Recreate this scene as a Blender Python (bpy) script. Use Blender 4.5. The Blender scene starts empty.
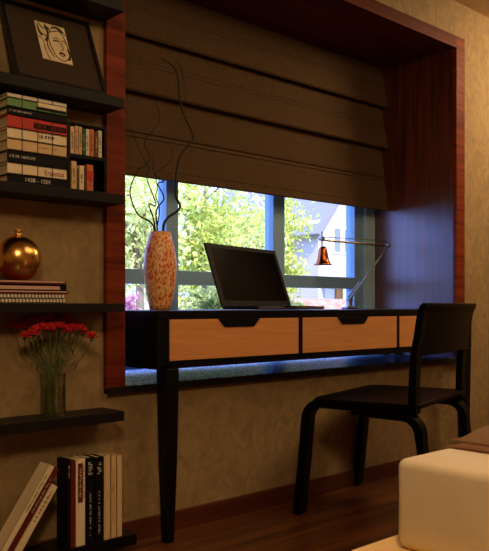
import bpy, bmesh, math, random
from mathutils import Vector, Matrix
random.seed(7)
SC = bpy.context.scene
COL = SC.collection
PI = math.pi

# ------------------------------------------------------------------ camera
cam = bpy.data.cameras.new('camera'); camo = bpy.data.objects.new('camera', cam); COL.objects.link(camo)
camo.location = (0, -2.107, 0.77)
camo.rotation_euler = (PI/2, 0, -math.radians(42.9))
cam.sensor_fit = 'HORIZONTAL'; cam.sensor_width = 36
cam.lens = 36*769/489
cam.shift_x = 0
cam.shift_y = (306-275.5)/551*551/489*1.0
cam.clip_start = 0.02; cam.clip_end = 300
SC.camera = camo

# ------------------------------------------------------------------ world, sun, large lamps, exposure
w = bpy.data.worlds.new('sky'); SC.world = w; w.use_nodes = True
bg = w.node_tree.nodes['Background']
bg.inputs[0].default_value = (0.26, 0.37, 1.0, 1); bg.inputs[1].default_value = 6.0

def lamp(name, kind, loc, rot, energy, color, size=None, sy=None, spot=None):
    l = bpy.data.lights.new(name, kind); o = bpy.data.objects.new(name, l); COL.objects.link(o)
    o.location = loc; o.rotation_euler = rot; l.energy = energy; l.color = color
    if kind == 'AREA':
        l.shape = 'RECTANGLE'; l.size = size; l.size_y = sy or size
    elif kind == 'SUN': l.angle = 0.02
    else: l.shadow_soft_size = size or 0.05
    if spot: l.spot_size = spot; l.spot_blend = 0.7
    return o
def aim(o, p):
    o.rotation_euler = (Vector(p)-o.location).to_track_quat('-Z', 'Y').to_euler()
sun = lamp('sun', 'SUN', (0, -10, 20), (0, 0, 0), 7.5, (1, 0.84, 0.56))
aim(sun, Vector((0, -10, 20)) + Vector((0.35, 1, -0.95)))
WARM = (1.0, 0.69, 0.37)
a = lamp('ceiling_fill', 'AREA', (2.3, -1.7, 2.25), (0, 0, 0), 15, WARM, 1.6, 1.2)  # added soft ambient fill under the ceiling, no fixture there
e0 = lamp('front_fill', 'AREA', (-0.3, -2.6, 2.15), (0, 0, 0), 24, WARM, 0.35); aim(e0, (1.2, -0.5, 0.75))  # added frontal fill that brightens shelves and bed, not a fixture
b = lamp('corner_downlight', 'AREA', (4.1, -0.75, 2.22), (0, 0, 0), 27, WARM, 0.5); aim(b, (3.9, 0.1, 1.0))
c = lamp('bed_downlight', 'SPOT', (0.7, -1.75, 2.2), (0, 0, 0), 40, WARM, 0.06, spot=math.radians(38)); aim(c, (1.55, -1.5, 0.4))
SC.view_settings.view_transform = 'Standard'; SC.view_settings.look = 'None'
SC.view_settings.exposure = 0.0; SC.view_settings.gamma = 1; SC.view_settings.use_curve_mapping = False

# ------------------------------------------------------------------ materials
def lin(c): return tuple((x/255/12.92 if x/255 <= .04045 else ((x/255+.055)/1.055)**2.4) for x in c)
def mat(name, col, rough=.5, metal=0, col2=None, scale=(8, 8, 8), detail=4, lo=.35, hi=.65, bump=0, bscale=None, spec=.5,
        rot=(0, 0, 0), kind='noise', coat=0, distort=0, trans=0):
    m = bpy.data.materials.new(name); m.use_nodes = True; nt = m.node_tree; N = nt.nodes; L = nt.links
    p = N['Principled BSDF']
    p.inputs['Base Color'].default_value = (*lin(col), 1); p.inputs['Roughness'].default_value = rough
    p.inputs['Metallic'].default_value = metal; p.inputs['Specular IOR Level'].default_value = spec
    p.inputs['Coat Weight'].default_value = coat; p.inputs['Coat Roughness'].default_value = .1
    tc = N.new('ShaderNodeTexCoord'); mp = N.new('ShaderNodeMapping'); L.new(tc.outputs['Object'], mp.inputs[0])
    mp.inputs['Scale'].default_value = scale; mp.inputs['Rotation'].default_value = rot
    if kind == 'noise':
        t = N.new('ShaderNodeTexNoise'); t.inputs['Scale'].default_value = 1; t.inputs['Detail'].default_value = detail
        t.inputs['Distortion'].default_value = distort; out = t.outputs[0]
    elif kind == 'wave':
        t = N.new('ShaderNodeTexWave'); t.inputs['Scale'].default_value = 1; t.inputs['Distortion'].default_value = distort
        t.inputs['Detail'].default_value = detail; out = t.outputs[1]
    elif kind == 'voronoi':
        t = N.new('ShaderNodeTexVoronoi'); t.inputs['Scale'].default_value = 1; out = t.outputs[0]
    L.new(mp.outputs[0], t.inputs['Vector'])
    if col2:
        r = N.new('ShaderNodeValToRGB'); r.color_ramp.elements[0].position = lo; r.color_ramp.elements[1].position = hi
        r.color_ramp.elements[0].color = (*lin(col), 1); r.color_ramp.elements[1].color = (*lin(col2), 1)
        L.new(out, r.inputs[0]); L.new(r.outputs[0], p.inputs['Base Color'])
    if bump:
        bn = N.new('ShaderNodeBump'); bn.inputs['Strength'].default_value = bump; bn.inputs['Distance'].default_value = .004
        if bscale:
            n2 = N.new('ShaderNodeTexNoise'); n2.inputs['Scale'].default_value = bscale; n2.inputs['Detail'].default_value = 3
            L.new(tc.outputs['Object'], n2.inputs['Vector']); L.new(n2.outputs[0], bn.inputs['Height'])
        else: L.new(out, bn.inputs['Height'])
        L.new(bn.outputs[0], p.inputs['Normal'])
    return m
def glass_mat(name, tint=(1, 1, 1), fac=.07):
    m = bpy.data.materials.new(name); m.use_nodes = True; nt = m.node_tree; N = nt.nodes; L = nt.links
    N.remove(N['Principled BSDF']); t = N.new('ShaderNodeBsdfTransparent'); g = N.new('ShaderNodeBsdfGlossy')
    t.inputs[0].default_value = (*tint, 1); g.inputs['Roughness'].default_value = .02
    lw = N.new('ShaderNodeLayerWeight'); lw.inputs[0].default_value = .15
    ml = N.new('ShaderNodeMath'); ml.operation = 'MULTIPLY_ADD'; ml.inputs[1].default_value = .5; ml.inputs[2].default_value = fac
    mx = N.new('ShaderNodeMixShader'); L.new(lw.outputs['Fresnel'], ml.inputs[0]); L.new(ml.outputs[0], mx.inputs[0])
    L.new(t.outputs[0], mx.inputs[1]); L.new(g.outputs[0], mx.inputs[2]); L.new(mx.outputs[0], N['Material Output'].inputs[0])
    return m
def leaf_mat(name, c1, c2):
    m = mat(name, c1, .7, col2=c2, scale=(1.3, 1.3, 1.3), spec=.1)
    N = m.node_tree.nodes; L = m.node_tree.links; p = N['Principled BSDF']
    tr = N.new('ShaderNodeBsdfTranslucent'); mx = N.new('ShaderNodeMixShader'); mx.inputs[0].default_value = .35
    src = [l.from_socket for l in L if l.to_socket == p.inputs['Base Color']][0]
    L.new(src, tr.inputs[0]); L.new(p.outputs[0], mx.inputs[1]); L.new(tr.outputs[0], mx.inputs[2])
    L.new(mx.outputs[0], N['Material Output'].inputs[0]); return m

M = {}
M['wallpaper'] = mat('wallpaper', (138, 112, 74), .75, col2=(158, 131, 88), scale=(16, 16, 13), detail=8, distort=1.6, lo=.36, hi=.64, bump=.1)
M['ceiling'] = mat('ceiling_paint', (205, 175, 135), .9)
M['plain'] = mat('room_paint', (196, 166, 122), .9)
M['wood_v'] = mat('red_wood_vertical', (46, 16, 8), .4, col2=(112, 46, 22), scale=(45, 45, 2.2), detail=5, lo=.3, hi=.72, bump=.22, bscale=240, spec=.5)
M['wood_h'] = mat('red_wood_crossgrain', (84, 28, 13), .5, col2=(138, 58, 28), scale=(3, 3, 30), detail=6, lo=.3, hi=.75, spec=.12, distort=.6)
M['wood_x'] = mat('red_wood_lengthwise', (66, 22, 10), .55, col2=(116, 46, 22), scale=(1.5, 40, 40), detail=5, lo=.3, hi=.72, spec=.12)
M['sill'] = mat('sky_tinted_speckled_sill', (60, 92, 140), .45, lo=.44, hi=.56, col2=(190, 216, 240), scale=(110, 110, 110), bump=1.0, bscale=190, spec=.12)  # blue-grey speckle, with the sky's blue reflection put into the base colour
M['sill_edge'] = mat('black_sill_edge', (14, 11, 10), .5)
M['floor'] = mat('dark_floor_wood', (54, 27, 12), .34, col2=(116, 64, 30), scale=(1.4, 26, 20), detail=6, lo=.3, hi=.7, distort=1.0)
M['base'] = mat('baseboard_wood', (74, 31, 16), .45, col2=(92, 42, 22), scale=(2, 30, 30))
M['black'] = mat('black_lacquer', (8, 7, 6), .4, col2=(12, 10, 9), scale=(4, 30, 30), spec=.22)
M['chair'] = mat('black_painted_wood', (5, 4, 4), .38, col2=(8, 7, 6), scale=(20, 20, 3), spec=.07)
M['shelf'] = mat('dark_shelf_wood', (20, 14, 10), .5, spec=.25, col2=(28, 20, 14), scale=(3, 60, 60))
M['drawer'] = mat('orange_veneer', (214, 142, 82), .42, col2=(228, 160, 98), scale=(5, 60, 70), detail=5, lo=.3, hi=.7)
M['blind'] = mat('brown_blind_weave', (84, 64, 44), .9, col2=(100, 77, 54), scale=(60, 60, 220), detail=4, lo=.3, hi=.7, bump=.25, spec=.1)
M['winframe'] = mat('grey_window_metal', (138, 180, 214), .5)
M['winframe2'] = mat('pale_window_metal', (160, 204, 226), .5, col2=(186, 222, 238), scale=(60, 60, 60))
M['glass'] = glass_mat('window_glass', (.97, .99, .98), .02)
M['vglass'] = glass_mat('vase_glass', (.9, .92, .88), .06)
M['water'] = glass_mat('vase_water', (.93, .92, .84), .02)
M['orange'] = mat('mottled_orange_glaze', (222, 92, 38), .4, col2=(252, 200, 134), scale=(120, 120, 80), detail=3, lo=.42, hi=.52, bump=.3)
M['vase_in'] = mat('vase_inside', (60, 30, 15), .8)
M['twig'] = mat('dark_twig', (24, 14, 10), .7)
M['gold'] = mat('brass_gold', (244, 192, 106), .24, 1.0)
M['copper'] = mat('copper_shade', (188, 104, 58), .22, 1.0)
M['chrome'] = mat('brushed_steel', (150, 140, 128), .28, 1.0)
M['laptop'] = mat('dark_laptop_shell', (20, 13, 11), .5, spec=.12)
M['laptop_in'] = mat('laptop_keys', (22, 18, 17), .5)
M['screen'] = mat('laptop_screen', (5, 3, 3), .2, spec=.04)
M['silver'] = mat('laptop_silver', (150, 120, 105), .35, .6)
M['cream'] = mat('cream_cover', (232, 210, 170), .6, col2=(240, 220, 184), scale=(30, 30, 8))
M['tan'] = mat('tan_cover', (176, 146, 100), .65)
M['kraft'] = mat('kraft_cover', (218, 184, 134), .65)
M['white'] = mat('white_cover', (222, 212, 190), .6)
M['green'] = mat('green_cover', (104, 146, 84), .6)
M['red'] = mat('red_cover', (196, 50, 34), .55)
M['maroon'] = mat('maroon_cover', (104, 22, 18), .5)
M['blackb'] = mat('black_cover', (13, 10, 10), .5, spec=.2)
M['orangeb'] = mat('orange_cover', (206, 110, 48), .55)
M['yellow'] = mat('yellow_cover', (212, 176, 90), .55)
M['pinkb'] = mat('pink_cover', (206, 168, 150), .55)
M['teal'] = mat('dark_green_cover', (30, 70, 56), .55)
M['brownb'] = mat('brown_cover', (96, 62, 40), .6)
M['paper'] = mat('page_edges', (206, 188, 150), .8, col2=(170, 150, 116), scale=(20, 20, 400))
M['stripe'] = mat('striped_page_cover', (226, 214, 192), .6, col2=(110, 96, 78), scale=(30, 1, 1), kind='wave', lo=.55, hi=.8)
M['inkw'] = mat('white_lettering', (224, 214, 196), .6)
M['inkr'] = mat('red_lettering', (150, 30, 22), .6)
M['inkk'] = mat('dark_lettering', (38, 28, 20), .6)
M['inkg'] = mat('green_lettering', (96, 112, 50), .6)
M['mat'] = mat('brown_frame_mat', (62, 49, 35), .6, spec=.2)
M['frameb'] = mat('black_frame_wood', (18, 14, 12), .4)
M['art'] = mat('art_paper', (220, 196, 152), .7, col2=(236, 214, 172), scale=(30, 30, 30))
M['stem'] = mat('flower_stem', (74, 96, 42), .6)
M['petal'] = mat('red_petal', (196, 22, 30), .55, col2=(226, 48, 44), scale=(60, 60, 60))
M['mattress'] = mat('mattress_linen', (216, 196, 160), .85, col2=(226, 206, 172), scale=(5, 5, 5), bump=.2, bscale=400, spec=.2)
M['platform'] = mat('pale_bed_wood', (248, 200, 98), .45, col2=(252, 212, 118), scale=(3, 40, 40))
M['cover'] = mat('brown_coverlet', (120, 84, 62), .9, col2=(134, 96, 72), scale=(20, 20, 20), bump=.2, bscale=500, spec=.1)
M['knit'] = mat('ribbed_throw', (116, 88, 60), .9, col2=(172, 134, 96), scale=(55, 0, 0), kind='wave', lo=.2, hi=.9, bump=.8, spec=.1)
M['trunk'] = mat('tree_bark', (104, 92, 76), .9, col2=(140, 126, 104), scale=(8, 8, 2))
M['leaf1'] = leaf_mat('spring_leaves', (170, 184, 74), (232, 234, 138))
M['leaf2'] = leaf_mat('olive_leaves', (128, 144, 84), (184, 194, 128))
M['leaf3'] = leaf_mat('pale_leaves', (204, 212, 116), (242, 242, 184))
M['bloom'] = leaf_mat('pink_blossom', (200, 140, 160), (224, 180, 194))
M['siding'] = mat('white_siding', (196, 190, 186), .8, col2=(184, 178, 176), scale=(.1, .1, 14), kind='wave')
M['roof'] = mat('grey_roof', (130, 128, 134), .8)
M['house_trim'] = mat('house_trim_paint', (236, 232, 226), .7)
M['pane_dark'] = mat('house_window_pane', (112, 122, 120), .15)
M['door_wood'] = mat('honey_door', (214, 150, 66), .5, col2=(190, 124, 50), scale=(10, 1, 1))
M['brick'] = mat('garden_brick', (168, 128, 108), .85, col2=(198, 166, 144), scale=(2.5, 2.5, 8), kind='noise', lo=.4, hi=.6)
M['lawn'] = mat('lawn', (96, 110, 60), .95, col2=(128, 138, 80), scale=(2, 2, 2))
M['path'] = mat('pale_render', (196, 186, 166), .9)

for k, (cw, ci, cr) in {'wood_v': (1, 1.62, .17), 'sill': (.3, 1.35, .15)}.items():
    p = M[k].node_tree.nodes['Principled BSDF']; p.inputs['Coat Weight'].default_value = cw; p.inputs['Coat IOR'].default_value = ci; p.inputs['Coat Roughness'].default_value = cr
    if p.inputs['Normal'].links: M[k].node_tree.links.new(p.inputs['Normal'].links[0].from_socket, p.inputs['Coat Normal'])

# ------------------------------------------------------------------ mesh helpers
def box(bm, x0, x1, y0, y1, z0, z1):
    v = [bm.verts.new((x, y, z)) for z in (z0, z1) for y in (y0, y1) for x in (x0, x1)]
    for f in ((0, 2, 3, 1), (4, 5, 7, 6), (0, 1, 5, 4), (2, 6, 7, 3), (0, 4, 6, 2), (1, 3, 7, 5)):
        bm.faces.new([v[i] for i in f])
def prism(bm, pts, y0, y1):   # outline in x,z extruded along y
    a = [bm.verts.new((x, y0, z)) for x, z in pts]; b = [bm.verts.new((x, y1, z)) for x, z in pts]
    n = len(pts); bm.faces.new(a); bm.faces.new(b[::-1])
    for i in range(n): bm.faces.new((a[i], b[i], b[(i+1) % n], a[(i+1) % n]))
def lathe(bm, prof, seg=40, cx=0, cy=0, cap0=True, cap1=True):
    rings = [[bm.verts.new((cx+r*math.cos(2*PI*k/seg), cy+r*math.sin(2*PI*k/seg), z)) for k in range(seg)] for r, z in prof]
    for a, b in zip(rings, rings[1:]):
        for k in range(seg): bm.faces.new((a[k], a[(k+1) % seg], b[(k+1) % seg], b[k]))
    if cap0: bm.faces.new(rings[0][::-1])
    if cap1: bm.faces.new(rings[-1])
def tube(bm, pts, rad, seg=8):
    pts = [Vector(p) for p in pts]; n = len(pts)
    rads = rad if isinstance(rad, (list, tuple)) else [rad]*n
    t0 = (pts[1]-pts[0]).normalized(); up = Vector((0, 0, 1)) if abs(t0.z) < .9 else Vector((1, 0, 0))
    nn = t0.cross(up).normalized(); rings = []
    for i, p in enumerate(pts):
        t = ((pts[min(i+1, n-1)]-pts[max(i-1, 0)])).normalized()
        nn = (nn - t*nn.dot(t)).normalized(); bb = t.cross(nn)
        rings.append([bm.verts.new(p+(nn*math.cos(2*PI*k/seg)+bb*math.sin(2*PI*k/seg))*rads[i]) for k in range(seg)])
    for a, b in zip(rings, rings[1:]):
        for k in range(seg): bm.faces.new((a[k], a[(k+1) % seg], b[(k+1) % seg], b[k]))
    bm.faces.new(rings[0][::-1]); bm.faces.new(rings[-1])
def smooth_path(pts, n=5):
    P = [Vector(p) for p in pts]; out = []
    for i in range(len(P)-1):
        p0 = P[max(i-1, 0)]; p1 = P[i]; p2 = P[i+1]; p3 = P[min(i+2, len(P)-1)]
        for k in range(n):
            t = k/n
            out.append(.5*((2*p1)+(-p0+p2)*t+(2*p0-5*p1+4*p2-p3)*t*t+(-p0+3*p1-3*p2+p3)*t**3))
    out.append(P[-1]); return out
def ribbon(bm, pts, x0, x1, th):   # path in y,z with rectangular section, width x0..x1
    P = [Vector((0, y, z)) for y, z in pts]; n = len(P); rings = []
    for i, p in enumerate(P):
        t = (P[min(i+1, n-1)]-P[max(i-1, 0)]).normalized(); nn = Vector((0, -t.z, t.y))
        h = (th[i] if isinstance(th, (list, tuple)) else th)/2
        rings.append([bm.verts.new((x, *(p+nn*s*h).yz)) for x, s in ((x0, -1), (x1, -1), (x1, 1), (x0, 1))])
    for a, b in zip(rings, rings[1:]):
        for k in range(4): bm.faces.new((a[k], a[(k+1) % 4], b[(k+1) % 4], b[k]))
    bm.faces.new(rings[0][::-1]); bm.faces.new(rings[-1])
def obj(name, bm, m, parent=None, bevel=0, smooth=False, seg=2):
    bmesh.ops.recalc_face_normals(bm, faces=bm.faces)
    me = bpy.data.meshes.new(name); bm.to_mesh(me); bm.free()
    for k in (m if isinstance(m, list) else [m]): me.materials.append(M[k])
    o = bpy.data.objects.new(name, me); COL.objects.link(o)
    if parent: o.parent = parent
    if bevel:
        md = o.modifiers.new('bevel', 'BEVEL'); md.width = bevel; md.segments = seg; md.limit_method = 'ANGLE'; md.angle_limit = math.radians(40)
    if smooth:
        for p in me.polygons: p.use_smooth = True
    return o
def B(*boxes):
    bm = bmesh.new()
    for b in boxes: box(bm, *b)
    return bm
def tag(o, label, cat, group=None):
    o['label'] = label; o['category'] = cat
    if group: o['group'] = group
    return o
def thing(name, label, cat, loc=(0, 0, 0), rz=0, group=None):
    o = bpy.data.objects.new(name, None); COL.objects.link(o); o.empty_display_size = .05
    o.location = loc; o.rotation_euler = (0, 0, rz); return tag(o, label, cat, group)
def struct(name, bm, m, parent=None, bevel=0):
    o = obj(name, bm, m, parent, bevel)
    if not parent: o['kind'] = 'structure'
    return o
def ink(name, body, m, parent, loc, rot, size, squash=1.0):   # lettering turned into a mesh
    cu = bpy.data.curves.new(name, 'FONT'); cu.body = body; cu.size = size; cu.align_x = 'CENTER'; cu.align_y = 'CENTER'; cu.extrude = .0003
    t = bpy.data.objects.new(name, cu); COL.objects.link(t)
    dg = bpy.context.evaluated_depsgraph_get(); me = bpy.data.meshes.new_from_object(t.evaluated_get(dg))
    COL.objects.unlink(t); bpy.data.objects.remove(t)
    me.materials.clear(); me.materials.append(M[m])
    o = bpy.data.objects.new(name, me); COL.objects.link(o); o.parent = parent; o.location = loc; o.rotation_euler = rot; o.scale = (squash, 1, 1)
    return o

# ------------------------------------------------------------------ structure
XL, XR, YF, H = -1.6, 4.75, -3.6, 2.30
NX0, NX1 = 1.413, 3.382     # clear width of the niche
OX0, OX1 = 1.342, 3.458     # outside of its surround
FZ0, FZ1, TZ = .512, 2.057, 2.115
struct('floor', B((XL, XR, YF, .6, -.12, 0)), 'floor')
struct('ceiling', B((XL-.1, XR+.1, YF-.1, .62, H, H+.1)), 'ceiling')
struct('wall_back', B((XL, OX0+.002, 0, .60, 0, H), (OX1-.002, XR, 0, .60, 0, H), (OX0+.002, OX1-.002, 0, .60, 0, .488), (OX0+.002, OX1-.002, 0, .60, TZ-.002, H)), 'wallpaper')
struct('wall_left', B((XL-.1, XL, YF, .6, 0, H)), 'plain')
struct('wall_right', B((XR, XR+.1, YF, .6, 0, H)), 'wallpaper')
struct('wall_front', B((XL, XR, YF-.1, YF, 0, H)), 'plain')
struct('baseboard_back', B((XL, XR, -.014, 0, 0, .066)), 'base', bevel=.003)
tr = bpy.data.objects.new('trim_1', None); COL.objects.link(tr); tr['kind'] = 'structure'; tr['label'] = 'red-brown wooden surround lining the window recess'
obj('side_board', B((OX0, NX0, -.02, .0, .505, TZ)), 'wood_h', tr, .001)
obj('side_board', B((NX1, OX1, -.02, .0, .505, TZ)), 'wood_h', tr, .001)
obj('jamb_board', B((OX0+.003, NX0, .0, .59, .50, TZ-.003)), 'wood_v', tr)
obj('jamb_board', B((NX1, OX1-.003, .0, .59, .50, TZ-.003)), 'wood_v', tr)
obj('head_board', B((NX0, NX1, -.02, .0, FZ1, TZ)), 'wood_x', tr)
obj('head_lining', B((NX0, NX1, .0, .59, FZ1, TZ-.003)), 'wood_x', tr)
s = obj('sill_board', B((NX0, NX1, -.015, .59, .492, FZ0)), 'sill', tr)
s = obj('sill_edge', B((OX0+.004, OX1, -.021, -.0155, .488, FZ0-.002)), 'sill_edge', tr); s['label'] = 'black front edge of the sill'

# window
W = bpy.data.objects.new('window_1', None); COL.objects.link(W); W['kind'] = 'structure'; W['label'] = 'grey metal framed window of three bays with a cross rail'
ys = (.50, .56)
obj('window_frame', B((NX0, NX0+.06, *ys, FZ0, FZ1), (3.225, 3.30, *ys, FZ0, FZ1), (NX0, 3.30, *ys, FZ0, .53), (NX0, 3.30, *ys, 2.0, FZ1)), 'winframe', W, .002)
obj('side_casing', B((3.30, NX1, .485, .57, FZ0, FZ1)), 'winframe2', W, .002)
obj('mullion', B((1.972, 2.036, *ys, .53, 2.0)), 'winframe', W, .002)
obj('mullion', B((2.612, 2.690, *ys, .53, 2.0)), 'winframe', W, .002)
for x0, x1 in ((NX0+.06, 1.972), (2.036, 2.612), (2.690, 3.225)):
    obj('cross_rail', B((x0, x1, .502, .558, .862, .922)), 'winframe', W, .002)
    obj('window_pane', B((x0, x1, .529, .532, .53, .862)), 'glass', W)
    obj('window_pane', B((x0, x1, .529, .532, .922, 2.0)), 'glass', W)

# blind
bl = thing('roman_blind', 'brown woven roman blind with four soft folds, half lowered over the window', 'blind', (2.387, .44, 1.28))
secs = [(2.054, 1.842), (1.842, 1.622), (1.622, 1.284)]
for i, (zt, zb) in enumerate(secs):
    bm = bmesh.new(); h = zt-zb; pts = []
    for k in range(15):
        t = k/14; y = -.005-.040*t**1.8-.004*math.sin(PI*t)
        if i == 2 and abs(t-.5) < .04: y += .006
        pts.append((y, zt-1.28-h*t))
    pts += [(-.040, zb-1.28-.006), (-.020, zb-1.28+.006), (-.004, zb-1.28+.03)] if i < 2 else []
    ribbon(bm, pts, NX0-2.387+.004, NX1-2.387-.004, .0035)
    ff = obj('fabric_fold', bm, 'blind', bl, smooth=False)
    for q in ((.42, .5) if i < 2 else (.47, .53, .90)):
        zz = zt-1.28-h*q; yq = -.005-.040*q**1.8-.004*math.sin(PI*q)
        obj('stitched_crease', B((NX0-2.387+.004, NX1-2.387-.004, yq-.0045, yq, zz-.0025, zz)), 'blind', ff)
obj('lining', B((NX0-2.387+.004, NX1-2.387-.004, .001, .003, .01, .776)), 'blind', bl)  # unseen backing sheet, added to stop daylight leaking between the folds
obj('bottom_hem', B((NX0-2.387+.004, NX1-2.387-.004, -.044, -.034, 0, .024)), 'blind', bl, .002)

# ------------------------------------------------------------------ desk
dk = thing('desk', 'long black desk with three orange drawers on tapered legs, set into the window recess', 'desk', (1.465, -.12, 0))
X = lambda x: x-1.465
DW = 3.362-1.465; DD = .54
obj('desktop', B((0, DW, 0, DD, .728, .755)), 'black', dk, .002)
obj('carcass', B((.003, .022, .004, DD-.004, .566, .728), (DW-.022, DW-.003, .004, DD-.004, .566, .728), (.022, DW-.022, DD-.02, DD-.004, .566, .728),
                 (.022, DW-.022, .004, DD-.02, .566, .578), (.022, .052, .004, .024, .566, .728), (X(2.127), X(2.150), .004, .4, .578, .728), (X(2.747), X(2.768), .004, .4, .578, .728),
                 (DW-.052, DW-.022, .004, .024, .578, .728), (.052, DW-.052, .004, .02, .578, .590)), 'black', dk)
for x0, x1 in ((1.517, 2.127), (2.150, 2.747), (2.768, 3.310)):
    xa, xb = X(x0)+.001, X(x1)-.001; xm = (xa+xb)/2; bm = bmesh.new()
    z1, z0 = .726, .592; n = .098; n2 = .070
    prism(bm, [(xa, z0), (xb, z0), (xb, z1), (xm+n, z1), (xm+n2, z1-.024), (xm-n2, z1-.024), (xm-n, z1), (xa, z1)], .001, .02)
    d = obj('drawer', bm, 'drawer', dk)
    bm = bmesh.new(); prism(bm, [(xm-n, z1), (xm-n2, z1-.028), (xm+n2, z1-.028), (xm+n, z1)], -.004, .0165)
    h = obj('drawer_pull', bm, 'black', d, .001); h['label'] = 'black recessed pull'
def leg_bm(x, y, w0, w1, zt):
    bm = bmesh.new(); a = []
    for z, wd in ((0, w1), (.45*zt, w1+(w0-w1)*.62), (zt, w0)):
        a.append([bm.verts.new((x+sx*wd/2, y+sy*wd/2, z)) for sx, sy in ((-1, -1), (1, -1), (1, 1), (-1, 1))])
    for p, q in zip(a, a[1:]):
        for k in range(4): bm.faces.new((p[k], p[(k+1) % 4], q[(k+1) % 4], q[k]))
    bm.faces.new(a[0][::-1]); bm.faces.new(a[-1]); return bm
obj('leg', leg_bm(.060, .022, .054, .030, .566), 'black', dk, .003)
obj('leg', leg_bm(DW-.045, .022, .054, .030, .566), 'black', dk, .003)
for x in (.05, DW-.05): obj('leg', B((x-.02, x+.02, DD-.07, DD-.03, .5125, .566)), 'black', dk, .002)

# ------------------------------------------------------------------ chair
th = math.radians(15.5)
CW = .598
d1 = Vector((math.cos(th), math.sin(th), 0)); d2 = Vector((-d1.y, d1.x, 0))
co = Vector((2.076, -.183, 0))+d1*CW/2-d2*.22
ch = thing('desk_chair', 'black bentwood chair with an open backrest, drawn up to the desk', 'chair', co, th)
def arc(cy, cz, r, a0, a1, n=8): return [(cy+r*math.cos(math.radians(a0+(a1-a0)*k/n)), cz+r*math.sin(math.radians(a0+(a1-a0)*k/n))) for k in range(n+1)]
hw = CW/2
for sx in (-1, 1):
    x0, x1 = (-hw, -hw+.060) if sx < 0 else (hw-.060, hw)
    bm = bmesh.new(); ribbon(bm, [(.246, 0), (.224, .2)]+arc(.146, .352, .064, 0, 90)+[(.0, .412), (-.17, .412)], x0, x1, [.030]*2+[.032]*9+[.028, .02])
    obj('leg', bm, 'chair', ch, .004)
    x0 += -sx*.006; x1 += -sx*.006
    bm = bmesh.new(); ribbon(bm, [(-.275, 0), (-.235, .2), (-.222, .29)]+[(-y, z) for y, z in arc(.155, .328, .062, 10, 90)]+[(-.05, .390), (.03, .390)], x0, x1, [.026]*3+[.03]*9+[.024, .014])
    obj('leg', bm, 'chair', ch, .004)
    bm = bmesh.new(); xx0, xx1 = (-hw+.002, -hw+.056) if sx < 0 else (hw-.040, hw+.014)
    ribbon(bm, [(-.196, .40), (-.196, .50), (-.202, .61), (-.232, .765)], xx0, xx1, [.03, .026, .024, .022])
    obj('back_post', bm, 'chair', ch, .004)
bm = bmesh.new(); bx = []
seat_o = [(-hw, .15), (-hw+.02, .178), (-hw+.05, .190), (hw-.05, .190), (hw-.02, .178), (hw, .15), (hw-.004, -.19), (hw-.03, -.215), (-hw+.03, -.215), (-hw+.004, -.19)]
lo = [bm.verts.new((x, y, .416)) for x, y in seat_o]; hi = [bm.verts.new((x, y, .434)) for x, y in seat_o]
bm.faces.new(lo[::-1]); bm.faces.new(hi)
for i in range(len(lo)): bm.faces.new((lo[i], lo[(i+1) % len(lo)], hi[(i+1) % len(lo)], hi[i]))
obj('seat', bm, 'chair', ch, .005)
obj('seat_rail', B((-hw+.052, hw-.052, .17, .20, .398, .426)), 'chair', ch, .003)
obj('seat_rail', B((-hw+.052, hw-.052, -.17, -.14, .398, .426)), 'chair', ch, .003)
# backrest plate, gently curved, with a rolled upper edge
bm = bmesh.new(); nx = 14; rings = []
for i in range(nx+1):
    x = -hw+.0+(CW+.040)*i/nx; cv = -.020*(1-(2*i/nx-1)**2)
    prof = [(.598, -.208), (.64, -.214), (.70, -.223), (.745, -.230), (.772, -.240), (.782, -.252), (.780, -.262), (.768, -.262), (.745, -.250), (.70, -.241), (.64, -.232), (.598, -.226)]
    rings.append([bm.verts.new((x, y+.016+cv, z)) for z, y in prof])
for a, b in zip(rings, rings[1:]):
    for k in range(12): bm.faces.new((a[k], a[(k+1) % 12], b[(k+1) % 12], b[k]))
bm.faces.new(rings[0][::-1]); bm.faces.new(rings[-1])
obj('backrest', bm, 'chair', ch, .003)

# ------------------------------------------------------------------ bed
bd = thing('bed', 'low bed with a cream mattress on a pale yellow wood platform', 'bed', (1.182, -1.14, 0))
obj('platform', B((0, 2.3, -2.1, 0, .235, .290)), 'platform', bd, .004)
obj('base', B((.12, 2.2, -2.0, -.12, 0, .235)), 'platform', bd)
m = obj('mattress', B((.076, 2.2, -2.05, -.052, .2905, .468)), 'mattress', bd, .018, True, 5)
# coverlet
cv = thing('coverlet', 'thin brown coverlet spread flat over the cream mattress', 'coverlet', (1.43, -1.20, .4685))
bm = bmesh.new(); nn = 24; g = []
prof = [(.0455, -.10), (.0455, -.04), (.044, -.012), (.034, .006), (.018, .012)]
yy = [.012, .0118, .004]
top = []
for i in range(nn+1):
    x = 1.75*i/nn; edge = .004*math.sin(i*1.3)
    row = [bm.verts.new((x, .026+edge*.4, -.10)), bm.verts.new((x, .020, -.02)), bm.verts.new((x, .006, .002)), bm.verts.new((x, -.02, .0075))]
    for k in range(1, 12): row.append(bm.verts.new((x+edge, -.02-.16*k, .0075+.0015*math.sin(k*2+i))))
    top.append(row)
for a, b in zip(top, top[1:]):
    for k in range(len(a)-1): bm.faces.new((a[k], b[k], b[k+1], a[k+1]))
o = obj('cloth', bm, 'cover', cv, smooth=True); md = o.modifiers.new('s', 'SOLIDIFY'); md.thickness = .006; md.offset = 1
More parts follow.
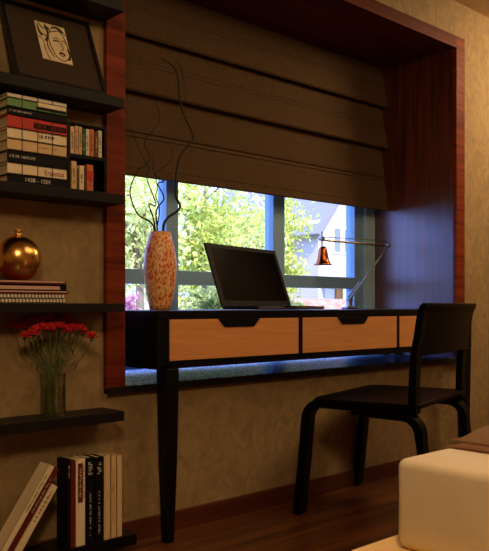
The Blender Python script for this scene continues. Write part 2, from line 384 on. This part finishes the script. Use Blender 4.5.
# knitted throw: folded lump
tw = thing('knitted_throw', 'ribbed brown knitted throw folded in a soft roll on the coverlet', 'throw', (1.465, -1.190, .4765))
def roll(x0, x1, ht, off, nm):
    bm = bmesh.new(); R = []
    n = 40
    for i in range(n+1):
        t = i/n; x = x0+(x1-x0)*t; e = math.sin(PI*min(1, (x-x0)/.08)/2)**.7
        row = []
        for k in range(13):
            s = (k/12)**1.9; yv = -.42*s+off; zz = ht*e*(math.sin(PI*min(1, s*16)/2) if s < .0625 else 1-.15*(s-.0625))
            row.append(bm.verts.new((x, yv*1.0, max(.004, zz))))
        R.append(row)
    for a, b in zip(R, R[1:]):
        for k in range(12): bm.faces.new((a[k], b[k], b[k+1], a[k+1]))
    bl_ = [bm.verts.new((v.co.x, v.co.y, .0)) for v in R[0]]
    for k in range(12): bm.faces.new((R[0][k], R[0][k+1], bl_[k+1], bl_[k]))
    o = obj(nm, bm, 'knit', tw, smooth=True); return o
roll(0, 1.2, .016, .0, 'lower_fold'); roll(.012, 1.15, .028, -.004, 'upper_fold')

# ------------------------------------------------------------------ shelves
SX0 = .10; SY = -.124
slabs = [(1.674, 1.706, 1.3395, 'topmost dark wall shelf, at the upper left corner'),
         (1.378, 1.409, 1.3395, 'dark wall shelf carrying the leaning framed drawing'),
         (1.083, 1.112, 1.3395, 'dark wall shelf carrying the tall stack of banded books'),
         (.751, .778, 1.3395, 'dark wall shelf carrying the round brass vase'),
         (.417, .447, 1.3395, 'dark wall shelf carrying the glass vase of red flowers'),
         (.028, .062, 1.385, 'lowest black wall shelf just above the floor, carrying upright books')]
for z0, z1, xr, lb in slabs:
    tag(obj('wall_shelf', B((SX0, xr, SY, -.0005, z0, z1)), 'shelf' if z0 > .1 else 'black', bevel=.0015), lb, 'shelf', 'shelves on the left wall')

# framed drawing leaning on the wall
fr = thing('framed_drawing', 'black framed ink drawing of a face with a wide brown mat, leaning on a shelf', 'picture', (1.136, -.116, 1.4095))
fr.rotation_euler = (math.radians(-23.5), 0, 0)
w2, fh = .148, .272
obj('frame', B((-w2, -w2+.012, 0, .018, 0, fh), (w2-.012, w2, 0, .018, 0, fh), (-w2+.012, w2-.012, 0, .018, 0, .012), (-w2+.012, w2-.012, 0, .018, fh-.012, fh)), 'frameb', fr, .001)
obj('mat_board', B((-w2+.012, w2-.012, .006, .012, .012, fh-.012)), 'mat', fr)
ax0, ax1, az0, az1 = -.046, .052, .088, .224
obj('drawing_sheet', B((ax0, ax1, .004, .0062, az0, az1)), 'art', fr)
bm = bmesh.new()
def stroke(pts, r=.0011): tube(bm, [(ax0+(ax1-ax0)*u, .0035, az0+(az1-az0)*v) for u, v in pts], r, 5)
S = smooth_path
def st(pts, r=.0011):
    q = S([(u, 0, v) for u, v in pts], 5); stroke([(p.x, p.z) for p in q], r)
st([(.30, .98), (.48, .80), (.78, .86), (.93, .60), (.95, .22), (.72, .05), (.50, .12), (.38, .36), (.34, .60)], .0014)
st([(.05, .92), (.12, .70), (.30, .62), (.26, .36), (.40, .10)], .0016)
st([(.02, .60), (.14, .48), (.16, .20), (.24, .02)]); st([(.10, .98), (.22, .84), (.40, .90), (.44, .74)], .0016)
st([(.52, .60), (.60, .66), (.70, .61)]); st([(.78, .58), (.86, .62), (.93, .55)]); st([(.74, .55), (.78, .38), (.70, .34)])
st([(.60, .24), (.70, .28), (.80, .22), (.70, .18), (.60, .24)], .0013); st([(.50, .86), (.66, .96), (.84, .92), (.97, .78)], .0016)
st([(.30, .92), (.36, .78), (.33, .62), (.22, .5)], .0034); st([(.55, .93), (.72, .93), (.88, .84)], .003); st([(.06, .85), (.08, .7), (.15, .62)], .0028)
st([(.50, .55), (.60, .58), (.70, .56)], .0022); st([(.60, .22), (.70, .25), (.79, .21)], .0022); st([(.93, .4), (.97, .25), (.9, .1)], .003)
obj('ink_lines', bm, 'inkk', fr)

# generic book: spine at the front (-y). lx thickness across x when standing, or width when lying
def spine_marks(parent, m, x0, x1, z0, z1, y, vertical=True, n=1, seed=0, fill=.8):
    """small strokes of lettering along a spine"""
    rnd = random.Random(seed); bm = bmesh.new()
    if vertical:
        L = z1-z0; wd = (x1-x0)/n
        for r in range(n):
            z = z0+L*(1-fill)*.5; xa = x0+wd*r+wd*.2; xb = x0+wd*(r+1)-wd*.2
            while z < z1-L*(1-fill)*.5:
                s = rnd.uniform(.0018, .0042); k = rnd.random()
                if k > .15: box(bm, xa+(xb-xa)*(.0 if k > .5 else .35), xb-(xb-xa)*(.0 if rnd.random() > .4 else .4), y-.0005, y+.0003, z, z+s*.55)
                if k > .45: box(bm, xa, xa+(xb-xa)*.25, y-.0005, y+.0003, z, z+s)
                z += s*1.45
    else:
        x = x0
        while x < x1:
            s = rnd.uniform(.0022, .0048)
            if rnd.random() > .15:
                box(bm, x, x+s*.4, y-.0005, y+.0003, z0, z1); 
                if rnd.random() > .4: box(bm, x, x+s, y-.0005, y+.0003, z0+(z1-z0)*rnd.choice((0, .4, .75)), z0+(z1-z0)*rnd.choice((.2, .6, 1)) if False else z0+(z1-z0)*.98)
            x += s*1.5
    return obj('spine_lettering', bm, m, parent)
def book_up(name, x0, x1, z0, z1, y0, y1, m, label, group, cat='book'):
    t = thing(name, label, cat, ((x0+x1)/2, y0, z0), 0, group)
    a = (x1-x0)/2-.0002; h = z1-z0; d = y1-y0; c = min(.0022, a*.25)
    obj('cover', B((-a, -a+c, 0, d, 0, h), (a-c, a, 0, d, 0, h), (-a, a, 0, c, 0, h)), m, t, .0005)
    obj('pages', B((-a+c, a-c, c, d-.004, .003, h-.004)), 'paper', t)
    return t, a, h
def book_flat(name, x0, x1, z0, z1, y0, y1, m, label, group, cat='book', pages='paper'):
    t = thing(name, label, cat, ((x0+x1)/2, y0, z0), 0, group)
    a = (x1-x0)/2; h = z1-z0-.0003; d = y1-y0; c = min(.003, h*.2)
    obj('cover', B((-a, a, 0, d, 0, c), (-a, a, 0, d, h-c, h), (-a, a, 0, c, 0, h)), m, t, .0005)
    obj('pages', B((-a+.004, a-.004, c, d-.003, c, h-c)), pages, t)
    return t, a, h

# tall stack of banded books
z = 1.1125; bx0, bx1, by = .966, 1.150, -.105
stack = [(.025, 'blackb', 'black book lettered 1438 - 1501, lowest of the tall stack'),
         (.031, 'cream', 'cream book with a red title, second from the bottom of the tall stack'),
         (.035, 'blackb', 'thick black book between two cream books in the tall stack'),
         (.032, 'kraft', 'cream book resting on the thick black book in the tall stack'),
         (.030, 'cream', 'cream book directly under the red book in the tall stack'),
         (.036, 'red', 'bright red book with a black title label in the tall stack'),
         (.022, 'blackb', 'black book between the red and the green book in the tall stack'),
         (.026, 'green', 'green book near the top of the tall stack'),
         (.012, 'white', 'thin white book on top of the tall stack')]
for i, (h, m, lb) in enumerate(stack):
    t, a, hh = book_flat('book', bx0, bx1, z, z+h, by, -.004, m, lb, 'books in the tall banded stack')
    if m != 'blackb':
        for u in (-.048, .0, .046): obj('spine_groove', B((u-.0012, u+.0012, -.0008, .0002, 0, hh)), 'inkk', t)
    if i == 0: ink('spine_lettering', '1438 - 1501', 'inkw', t, (.0, -.0008, hh*.5), (PI/2, 0, 0), .017, 1.0)
    if i == 1: ink('spine_lettering', 'Erasmus', 'inkr', t, (.052, -.0008, hh*.45), (PI/2, 0, 0), .021, .9)
    if i in (2, 6): spine_marks(t, 'inkw', -.085, -.01, hh*.42, hh*.64, -.0004, False, seed=i)
    if i == 4: spine_marks(t, 'inkk', .0, .05, hh*.4, hh*.75, -.0004, False, seed=i)
    if i == 3: spine_marks(t, 'inkk', .005, .06, hh*.5, hh*.62, -.0004, False, seed=i)
    if i == 5:
        o = obj('title_label', B((-.012, a-.002, -.001, .0002, hh*.22, hh*.66)), 'blackb', t); o['label'] = 'black title label'
        spine_marks(o, 'inkr', -.005, a-.008, hh*.34, hh*.56, -.0012, False, seed=i)
    if i == 7:
        o = obj('title_label', B((-.005, a-.002, -.001, .0002, hh*.2, hh*.5)), 'blackb', t); o['label'] = 'dark title label'
        obj('title_label', B((.0, a-.002, -.001, .0002, hh*.55, hh*.98)), 'cream', t)['label'] = 'cream title label'
    z += h

# small black two-tier rack
rk = thing('book_rack', 'small black two-tier rack of little books beside the tall stack', 'rack', (1.1535, -.10, 1.1125))
RW = .133; RZ = .196
obj('rack_side', B((0, .012, 0, .095, 0, RZ)), 'black', rk); obj('rack_side', B((RW-.004, RW, .0, .095, 0, RZ)), 'black', rk)
obj('rack_shelf', B((.012, RW-.004, 0, .095, .098, .108)), 'black', rk); obj('rack_shelf', B((.012, RW-.004, 0, .095, 0, .004)), 'black', rk)
obj('rack_top', B((.0, RW, 0, .095, RZ, RZ+.005)), 'black', rk); obj('rack_back', B((.012, RW-.004, .09, .095, .004, RZ)), 'black', rk)
ups = [('kraft', .016, .080, 'kraft'), ('pinkb', .012, .084, 'pale pink'), ('yellow', .012, .083, 'yellow'), ('teal', .012, .080, 'dark green'), ('white', .013, .080, 'white'), ('orangeb', .016, .082, 'orange'), ('brownb', .013, .078, 'brown'), ('cream', .013, .082, 'cream')]
x = 1.1535+.0125; where = 'small {} book standing on the upper tier of the black rack'
for i, (m, wd, h, nm) in enumerate(ups):
    t, a, hh = book_up('small_book', x, x+wd, 1.1125+.1082, 1.1125+.1082+h, -.097, -.012, m, where.format(nm), 'little books on the upper tier of the rack')
    spine_marks(t, 'inkk' if m not in ('teal', 'brownb') else 'inkw', -a*.6, a*.6, .01, hh-.012, -.0004, True, seed=20+i); x += wd+.0004
lows = [('kraft', .020, .082, 'kraft'), ('brownb', .006, .062, 'thin brown'), ('cream', .018, .072, 'cream'), ('maroon', .007, .066, 'thin maroon'), ('orangeb', .024, .078, 'orange and red')]
x = 1.1535+.016
for i, (m, wd, h, nm) in enumerate(lows):
    t, a, hh = book_up('small_book', x, x+wd, 1.1168, 1.1168+h, -.097, -.012, m, 'small {} book standing on the lower tier of the black rack'.format(nm), 'little books on the lower tier of the rack')
    if i == 4: obj('spine_band', B((-a, a, -.0008, .0002, hh*.4, hh*.75)), 'red', t)['label'] = 'red band'
    if wd > .01: spine_marks(t, 'inkk', -a*.5, a*.5, .01, hh-.015, -.0009, True, seed=40+i)
    x += wd+.0004

# flat books under the brass vase
z = .7785
fl = [(.0135, 'stripe', 1.146, 'white book with a dark striped spine, lowest under the brass vase'), (.0125, 'stripe', 1.138, 'white book with a dark striped spine, second under the brass vase'),
      (.009, 'maroon', 1.152, 'wide thin maroon book lying third under the brass vase'), (.018, 'blackb', 1.146, 'dark book with pale pages lying fourth under the brass vase'), (.010, 'maroon', 1.145, 'thin maroon book directly under the brass vase')]
for i, (h, m, xr, lb) in enumerate(fl):
    t, a, hh = book_flat('book', .90, xr, z, z+h, -.112, -.005, m, lb, 'books lying under the brass vase')
    if m == 'blackb': obj('spine_band', B((-a, a-.022, -.0008, .0002, hh*.2, hh*.75)), 'pinkb', t)['label'] = 'pale pink band'
    if i in (2, 4): obj('spine_band', B((-a, a-.006, -.0008, .0002, hh*.55, hh*.95)), 'pinkb', t)['label'] = 'pale pink band'
    z += h
# brass vase
gv = thing('brass_vase', 'round polished brass vase with a tiny flared neck', 'vase', (1.018, -.064, z))
bm = bmesh.new(); R = .066; prof = []
for k in range(29):
    a = -PI/2+.28+(PI-.28-.17)*k/28; prof.append((R*math.cos(a), R*.98+R*math.sin(a)-.0005))
prof = [(p[0], p[1]) for p in prof]; z0 = prof[0][1]; prof = [(r, zz-z0) for r, zz in prof]
zt = prof[-1][1]; prof[-1] = (.0115, zt)
prof += [(.0105, zt+.004), (.0095, zt+.009), (.0125, zt+.013), (.0155, zt+.016), (.0145, zt+.0165), (.008, zt+.009)]
lathe(bm, prof, 56); obj('vase_body', bm, 'gold', gv, smooth=True)

# glass vase with red flowers
fv = thing('glass_vase', 'clear glass cylinder vase half filled with water, holding red flowers', 'vase', (1.130, -.062, .4475))
bm = bmesh.new(); lathe(bm, [(.037, 0), (.037, .124), (.0345, .124), (.0345, .006)], 40, cap1=True); obj('glass_wall', bm, 'vglass', fv, smooth=False)
bm = bmesh.new(); lathe(bm, [(.034, .0065), (.034, .085)], 32); obj('water', bm, 'water', fv)
rnd = random.Random(3)
heads = []
for k in range(26):
    u = (k % 13)/12; x = 1.028+.205*u+rnd.uniform(-.008, .008); zc = .684+.022*math.sin(PI*u)+(0.018 if k > 12 else -.004)+rnd.uniform(-.008, .008)
    y = -.062+(.035 if k > 12 else -.028)+rnd.uniform(-.012, .012); heads.append((x, y, zc))
def flower(x, y, zc, k):
    bx, by_ = 1.125+rnd.uniform(-.024, .024), -.062+rnd.uniform(-.022, .022)
    t = thing('red_flower', 'red carnation-like flower on a thin green stem in the glass vase', 'flower', (bx, by_, .455), 0, 'red flowers in the glass vase')
    hx, hy, hz = x-bx, y-by_, zc-.455
    rx, ry = (1.125-bx)+(x-1.125)*.22, (-.062-by_)+(y+.062)*.3
    bm = bmesh.new(); tube(bm, smooth_path([(0, 0, 0), (rx, ry, .125), (hx*.75, hy*.75, hz*.72), (hx, hy, hz)], 4), .0011, 5); obj('stem', bm, 'stem', t)
    bm = bmesh.new()
    c0 = Vector((hx, hy, hz))
    for layer, (n, rr, zz) in enumerate(((6, .019, .000), (6, .015, .007), (4, .009, .013))):
        for j in range(n):
            an = 2*PI*j/n+layer*.5+k; d = Vector((math.cos(an), math.sin(an), 0)); s = Vector((-d.y, d.x, 0))
            pts = [c0+Vector((0, 0, zz*.3)), c0+d*rr*.55+s*rr*.42+Vector((0, 0, zz+.002)), c0+d*rr+s*rr*.3+Vector((0, 0, zz+.006+rnd.uniform(-.003, .003))),
                   c0+d*rr*1.08+Vector((0, 0, zz+.004)), c0+d*rr-s*rr*.3+Vector((0, 0, zz+.006+rnd.uniform(-.003, .003))), c0+d*rr*.55-s*rr*.42+Vector((0, 0, zz+.002))]
            vs = [bm.verts.new(p) for p in pts]
            for q in range(1, 5): bm.faces.new((vs[0], vs[q], vs[q+1]))
    o = obj('petals', bm, 'petal', t); md = o.modifiers.new('s', 'SOLIDIFY'); md.thickness = .0012
    bm = bmesh.new(); lathe(bm, [(.0015, -.010), (.0045, -.004), (.0052, .002)], 8)
    bmesh.ops.translate(bm, verts=bm.verts, vec=c0); obj('calyx', bm, 'stem', t)
    for q in (.55, .72):
        bm = bmesh.new()
        b0 = Vector((hx*q, hy*q, hz*q)); an = rnd.uniform(0, 6.28); d = Vector((math.cos(an), math.sin(an)*.5, .9)).normalized(); s = Vector((-d.y, d.x, 0)).normalized()*.0028
        l = rnd.uniform(.025, .04); vs = [bm.verts.new(p) for p in (b0, b0+d*l*.5+s, b0+d*l, b0+d*l*.5-s)]; bm.faces.new(vs)
        o = obj('leaf', bm, 'stem', t); md = o.modifiers.new('s', 'SOLIDIFY'); md.thickness = .0006
for k, (x, y, zc) in enumerate(heads): flower(x, y, zc, k)

# upright books on the lowest shelf
zb = .0625
g = 'upright books on the lowest shelf'
spec = [(1.146, 1.156, .325, 'blackb', 'narrow black book, leftmost of the upright books on the lowest shelf', 'inkw'),
        (1.156, 1.172, .322, 'maroon', 'dark red book beside the narrow black one on the lowest shelf', None),
        (1.172, 1.206, .324, 'cream', 'cream book with a long red spine title on the lowest shelf', 'inkr'),
        (1.207, 1.238, .327, 'blackb', 'thick black book next to the red-titled cream book on the lowest shelf', 'inkw'),
        (1.239, 1.268, .327, 'blackb', 'thick black book next to the three plain cream books on the lowest shelf', 'inkw'),
        (1.269, 1.294, .330, 'kraft', 'plain cream book touching the black books on the lowest shelf', None),
        (1.294, 1.315, .329, 'kraft', 'plain cream book in the middle of the last three on the lowest shelf', 'inkk'),
        (1.315, 1.336, .328, 'kraft', 'plain cream book at the right end of the lowest shelf', None)]
for i, (x0, x1, zt, m, lb, im) in enumerate(spec):
    zt -= .003+.014*(x0-1.146)/.17
    t, a, hh = book_up('book', x0, x1, zb, zt, -.117, -.055, m, lb, g)
    if im == 'inkr':
        o = obj('title_label', B((-.008, .008, -.0008, .0002, hh*.50, hh*.95)), 'maroon', t); o['label'] = 'red title label'
        spine_marks(o, 'cream', -.006, .006, hh*.52, hh*.93, -.001, True, 1, 60)
        spine_marks(t, 'inkk', a-.008, a-.002, hh*.5, hh*.95, -.0004, True, 1, 61)
    elif im == 'inkk': spine_marks(t, 'tan', -a*.6, a*.6, hh*.1, hh*.95, -.0004, True, 1, 62)
    elif im:
        spine_marks(t, im, -a*.75, a*.75, hh*.80, hh*.95, -.0004, True, 1, 70+i, 1)
        if i > 2: spine_marks(t, im, -a*.3, a*.3, hh*.08, hh*.6, -.0004, True, 1, 80+i, .95)
# leaning books
lean = math.radians(34.5)
def leaning(x, dz, thick, ln, m, lb, im):
    t = thing('book', lb, 'book', (x, -.117, zb+dz), 0, 'books leaning against the upright books')
    t.rotation_euler = (0, lean, 0)
    obj('cover', B((-thick, -thick+.002, 0, .055, 0, ln), (-.002, 0, 0, .055, 0, ln), (-thick, 0, 0, .002, 0, ln)), m, t, .0005)
    obj('pages', B((-thick+.002, -.002,   .002, .052, .003, ln-.003)), 'paper', t)
    spine_marks(t, im, -thick*.75, -thick*.25, ln*.45, ln*.95, -.0004, True, 1, int(x*999))
c_, s_ = math.cos(lean), math.sin(lean)
leaning(.957, .0, .016, .287, 'maroon', 'dark red book leaning between two cream books on the lowest shelf', 'inkw')
leaning(.957-.0165*c_, .0165*s_, .019, .285, 'cream', 'thick cream book with green spine lettering, outermost of the leaning books', 'inkg')
leaning(.988, .0, .024, .225, 'cream', 'shorter cream book with red lettering leaning against the black book', 'inkr')

# ------------------------------------------------------------------ things on the desk
DT = .7552
ov = thing('orange_vase', 'tall mottled orange ceramic vase with dark bare branches on the desk', 'vase', (1.678, .15, DT))
bm = bmesh.new(); lathe(bm, [(.036, 0), (.041, .02), (.050, .06), (.057, .105), (.061, .15), (.059, .19), (.052, .23), (.043, .262), (.037, .284), (.034, .284), (.040, .255), (.054, .15), (.03, .02)], 56, cap1=True)
obj('vase_body', bm, 'orange', ov, smooth=True)
f=769.; ca, sa = math.cos(math.radians(42.9)), math.sin(math.radians(42.9))
# branches, points given in metres in the vertical plane of the vase
def branch(pts, r0, r1, lb, yo, twigs=()):
    t = thing('bare_branch', lb, 'branch', (1.678, .15, DT+.02), 0, 'bare branches in the orange vase')
    P = [(0, 0, 0)]+[(x-1.678, yo*min(1, k/4), zz-DT-.02) for k, (x, zz) in enumerate(pts)]
    q = smooth_path(P, 4); n = len(q); bm = bmesh.new(); tube(bm, q, [1.35*(r0+(r1-r0)*i/(n-1)) for i in range(n)], 7); o = obj('branch_wood', bm, 'twig', t, smooth=True)
    for tp in twigs:
        bm = bmesh.new(); tube(bm, smooth_path([(x-1.678, yo, zz-DT-.02) for x, zz in tp], 3), r1*.8, 5); obj('twig', bm, 'twig', t)
branch([(1.690, 1.02), (1.705, 1.085), (1.758, 1.122), (1.770, 1.145), (1.748, 1.178), (1.750, 1.24), (1.770, 1.325), (1.830, 1.395), (1.822, 1.432), (1.776, 1.508), (1.760, 1.615), (1.742, 1.652), (1.685, 1.672)], .0042, .0016,
       'longest bare branch, thickest in the orange vase, reaching high in front of the blind', .0, [[(1.776, 1.508), (1.80, 1.57), (1.768, 1.668)], [(1.742, 1.652), (1.765, 1.69)]])
branch([(1.655, 1.02), (1.640, 1.07), (1.590, 1.092), (1.563, 1.135), (1.555, 1.185), (1.590, 1.255), (1.640, 1.30), (1.618, 1.36), (1.683, 1.442), (1.672, 1.50), (1.655, 1.555)], .0026, .0009, 'bare branch bowing out furthest to the left from the orange vase', .01)
branch([(1.660, 1.02), (1.645, 1.09), (1.625, 1.135), (1.655, 1.137), (1.612, 1.225), (1.620, 1.262), (1.578, 1.325), (1.545, 1.39)], .0026, .0009, 'kinked thin branch just left of the middle of the orange vase', -.01)
branch([(1.668, 1.02), (1.664, 1.115), (1.702, 1.165), (1.676, 1.215), (1.708, 1.228), (1.668, 1.25), (1.73, 1.30), (1.752, 1.36)], .0028, .0009, 'bare branch with a sharp zigzag to the right over the orange vase', .015)
branch([(1.664, 1.02), (1.672, 1.12), (1.652, 1.165), (1.655, 1.20), (1.634, 1.26), (1.632, 1.325)], .0020, .0008, 'shortest thin branch at the middle of the orange vase', -.02)

# laptop
lt = math.radians(14.0)
lp = thing('laptop', 'open dark laptop, its black screen turned to the room', 'laptop', (1.905, .055, DT), lt)
LW = .525; LD = .15
obj('base', B((0, LW, -LD, .008, .002, .014)), 'laptop', lp, .003)
obj('keyboard', B((.03, LW-.03, -.125, -.02, .0138, .0155)), 'laptop_in', lp)
obj('touchpad', B((.19, .30, -.19, -.14, .0138, .0148)), 'laptop_in', lp)
obj('base_edge', B((.004, LW-.004, -LD-.0012, -LD+.001, .006, .010)), 'silver', lp)
ld = obj('lid', B((0, LW, 0, .008, 0, .262)), 'laptop', lp, .003); ld.location = (0, .006, .010); ld.rotation_euler = (math.radians(-19), 0, 0)
obj('screen', B((.028, LW-.024, -.0008, .001, .028, .244)), 'screen', ld)
for x in (.06, LW-.09):
    bm = bmesh.new(); tube(bm, [(x, .006, .014), (x+.03, .006, .014)], .006, 10); obj('hinge', bm, 'laptop_in', lp)

# desk lamp
LX, LY = 2.942, .30
dl = thing('desk_lamp', 'slim steel jointed-arm desk lamp with a small copper bell shade', 'lamp', (LX, LY, DT))
bm = bmesh.new(); lathe(bm, [(.040, 0), (.042, .004), (.036, .010), (.012, .014), (.010, .05), (.006, .052)], 28); obj('lamp_base', bm, 'chrome', dl, smooth=False)
def P3(x, z): return (x-LX, 0, z-DT)
bm = bmesh.new(); e = (3.249, 1.080); s0 = (LX, .800)
tube(bm, [P3(*s0), P3(*e)], .0042, 8); off = .012
tube(bm, [(P3(*s0)[0]-off, .0, P3(*s0)[2]+off*.9), (P3(3.02, .885)[0]-.003, 0, P3(3.02, .885)[2]+.003)], .0042, 8); obj('lower_arm', bm, 'chrome', dl)
bm = bmesh.new(); tube(bm, [P3(*e), P3(2.728, 1.082)], .0058, 8); obj('upper_arm', bm, 'chrome', dl)
bm = bmesh.new(); tube(bm, [P3(3.249, 1.098), P3(3.14, 1.103), P3(2.728, 1.096)], .0022, 6); obj('tension_rod', bm, 'chrome', dl)
for (x, zz), r in (((LX, .800), .011), (e, .012), ((2.735, 1.086), .010)):
    bm = bmesh.new(); q = P3(x, zz); tube(bm, [(q[0], -.010, q[2]), (q[0], .010, q[2])], r, 14); obj('joint', bm, 'chrome', dl)
bm = bmesh.new(); tube(bm, [P3(2.735, 1.12), P3(2.735, 1.045)], .0035, 8); obj('shade_stem', bm, 'chrome', dl)
bm = bmesh.new(); lathe(bm, [(.004, .084), (.014, .082), (.020, .070), (.024, .045), (.029, .020), (.036, .004), (.044, -.003), (.043, -.0045), (.034, .002), (.027, .02), (.021, .045), (.016, .068), (.002, .078)], 36, cap0=True, cap1=True)
bmesh.ops.translate(bm, verts=bm.verts, vec=Vector(P3(2.742, .968))); obj('lamp_shade', bm, 'copper', dl, smooth=True)['label'] = 'copper bell shade'

# ------------------------------------------------------------------ outdoors
def sobj(name, bm, m, label, cat, group=None): return tag(obj(name, bm, m), label, cat, group)
o = obj('floor_outside', B((-30, 80, .62, 90, -.3, -.2)), 'lawn'); o.name = 'lawn'; o['kind'] = 'structure'
# house
HY = 20.
hs = thing('house', 'white gabled house with a small porch, seen through the right window bay', 'house', (28, HY, -.2))
def HX(x): return x-28
bm = bmesh.new(); prism(bm, [(HX(24.9), 0), (HX(33), 0), (HX(33), 4.6), (HX(29), 9.4), (HX(24.9), 4.55)], 0, 8); obj('gable_wall', bm, 'siding', hs)
bm = bmesh.new(); prism(bm, [(HX(22.3), 0), (HX(24.9), 0), (HX(24.9), 4.2), (HX(22.3), 4.2)], 2, 7); obj('side_wing', bm, 'siding', hs)
bm = bmesh.new(); prism(bm, [(HX(24.5), 4.05), (HX(24.65), 3.95), (HX(29), 9.2), (HX(33.4), 4.0), (HX(33.5), 4.1), (HX(29), 9.6)], -.35, 8.2); obj('roof', bm, 'roof', hs)
obj('wing_roof', B((HX(22.0), HX(24.9), 1.6, 7.3, 4.2, 4.45)), 'roof', hs)
for x0, x1 in ((25.85, 26.25), (26.55, 26.95)):
    wf = obj('window', B((HX(x0)-.09, HX(x1)+.09, -.08, 0, 3.28, 4.48)), 'house_trim', hs); obj('pane', B((HX(x0), HX(x1), -.1, -.02, 3.36, 4.38)), 'pane_dark', wf)
obj('porch_roof', B((HX(24.9), HX(31), -1.6, 0, 2.18, 2.34)), 'house_trim', hs)
for x in (25.1, 28.2): obj('porch_post', B((HX(x)-.1, HX(x)+.1, -1.5, -1.3, 0, 2.18)), 'house_trim', hs)
dw = obj('front_door', B((HX(26.0), HX(27.3), -.08, 0, .15, 2.0)), 'door_wood', hs); obj('door_light', B((HX(26.35), HX(26.95), -.1, -.05, .9, 1.75)), 'yellow', dw)
obj('side_door', B((HX(25.3), HX(25.85), -.08, 0, .15, 1.95)), 'house_trim', hs); obj('window', B((HX(27.6), HX(28.7), -.08, 0, .9, 1.9)), 'pane_dark', hs)
sobj('garden_wall', B((14, 40, 15.6, 15.9, -.2, 1.02)), 'brick', 'low reddish brick garden wall in front of the white house', 'wall')
sobj('boundary_wall', B((2, 14, 15.6, 15.8, -.2, 1.05)), 'path', 'pale low rendered garden wall behind the trees', 'wall')

def tree(x, y, rx, rz, zc, n, m, label, leaf=.09, trunk=.09, seed=1, name='tree', ry=None, bare=0, group='trees outside the window'):
    t = thing(name, label, 'tree' if name == 'tree' else 'shrub', (x, y, -.2), 0, group)
    rnd = random.Random(seed); ry = ry or rx*.8; vs = []; fs = []
    cl = [(rnd.gauss(0, .45)*rx, rnd.gauss(0, .45)*ry, rnd.gauss(0, .45)*rz) for _ in range(46)]
    for i in range(n):
        c = rnd.choice(cl); k = .20
        px, py, pz = c[0]+rnd.gauss(0, k)*rx, c[1]+rnd.gauss(0, k)*ry, zc+.2+c[2]+rnd.gauss(0, k*.8)*rz
        if pz < .15: continue
        s = leaf*rnd.uniform(.5, 1.3); a = Vector((rnd.gauss(0, 1), rnd.gauss(0, 1), rnd.gauss(0, 1))).normalized(); b = a.orthogonal().normalized(); b = Matrix.Rotation(rnd.uniform(0, 6.28), 3, a) @ b
        P = Vector((px, py, pz)); j = len(vs); vs += [P-a*s, P+b*s*.45, P+a*s, P-b*s*.45]; fs.append((j, j+1, j+2, j+3))
    me = bpy.data.meshes.new('foliage'); me.from_pydata(vs, [], fs); me.materials.append(M[m]); o = bpy.data.objects.new('foliage', me); COL.objects.link(o); o.parent = t
    bm = bmesh.new()
    tube(bm, smooth_path([(0, 0, 0), (.06, 0, zc*.5), (-.05, .05, zc), (.08, 0, zc+rz*.8)], 4), [trunk*(1-.045*i) for i in range(13)], 8)
    for k in range(12):
        an = rnd.uniform(0, 6.28); z0 = zc*rnd.uniform(.5, 1.3); L = rx*rnd.uniform(.5, .95)
        tube(bm, smooth_path([(0, 0, z0), (math.cos(an)*L*.5, math.sin(an)*L*.4, z0+L*.35), (math.cos(an)*L, math.sin(an)*L*.8, z0+L*.6)], 3), [trunk*.4*(1-.1*i) for i in range(7)], 5)
    obj('trunk', bm, 'trunk', t)
tree(8.4, 9.9, 1.2, 1.5, 2.5, 5200, 'leaf3', 'pale leafy tree seen behind the orange vase', leaf=.075, seed=1)
tree(11.3, 11.4, 1.3, 1.6, 2.6, 6500, 'leaf1', 'bright spring tree seen above the laptop', leaf=.075, seed=2)
tree(14.4, 13.4, 1.2, 1.5, 2.2, 4200, 'leaf3', 'pale airy tree seen left of the copper lamp shade', leaf=.08, seed=4)
tree(16.2, 20.5, 2.2, 2.4, 3.4, 5500, 'leaf3', 'large pale tree standing furthest back behind the laptop tree', leaf=.13, seed=5)
tree(20.4, 17.8, .9, 2.0, 3.0, 3200, 'leaf1', 'spring tree standing close to the white house', leaf=.12, seed=6)
tree(11.0, 18.5, 1.8, 2.4, 3.2, 5000, 'leaf1', 'large tree far back beyond the vase', leaf=.13, seed=8)
for i, (x, y, c, lb) in enumerate(((7.5, 9.0, 'bloom', 'small pink-blossomed shrub low behind the orange vase'), (9.9, 9.6, 'leaf2', 'olive green shrub low behind the left end of the laptop'),
                    (13.0, 12.0, 'leaf2', 'olive green shrub low behind the right end of the laptop'), (17.2, 14.6, 'leaf2', 'dark green shrub in front of the brick garden wall'))):
    tree(x, y, .5 if c != 'bloom' else .22, .32 if c != 'bloom' else .2, .75, 1500 if c != 'bloom' else 350, c, lb, leaf=.07, trunk=.03, seed=20+i, name='shrub', group='shrubs outside the window')
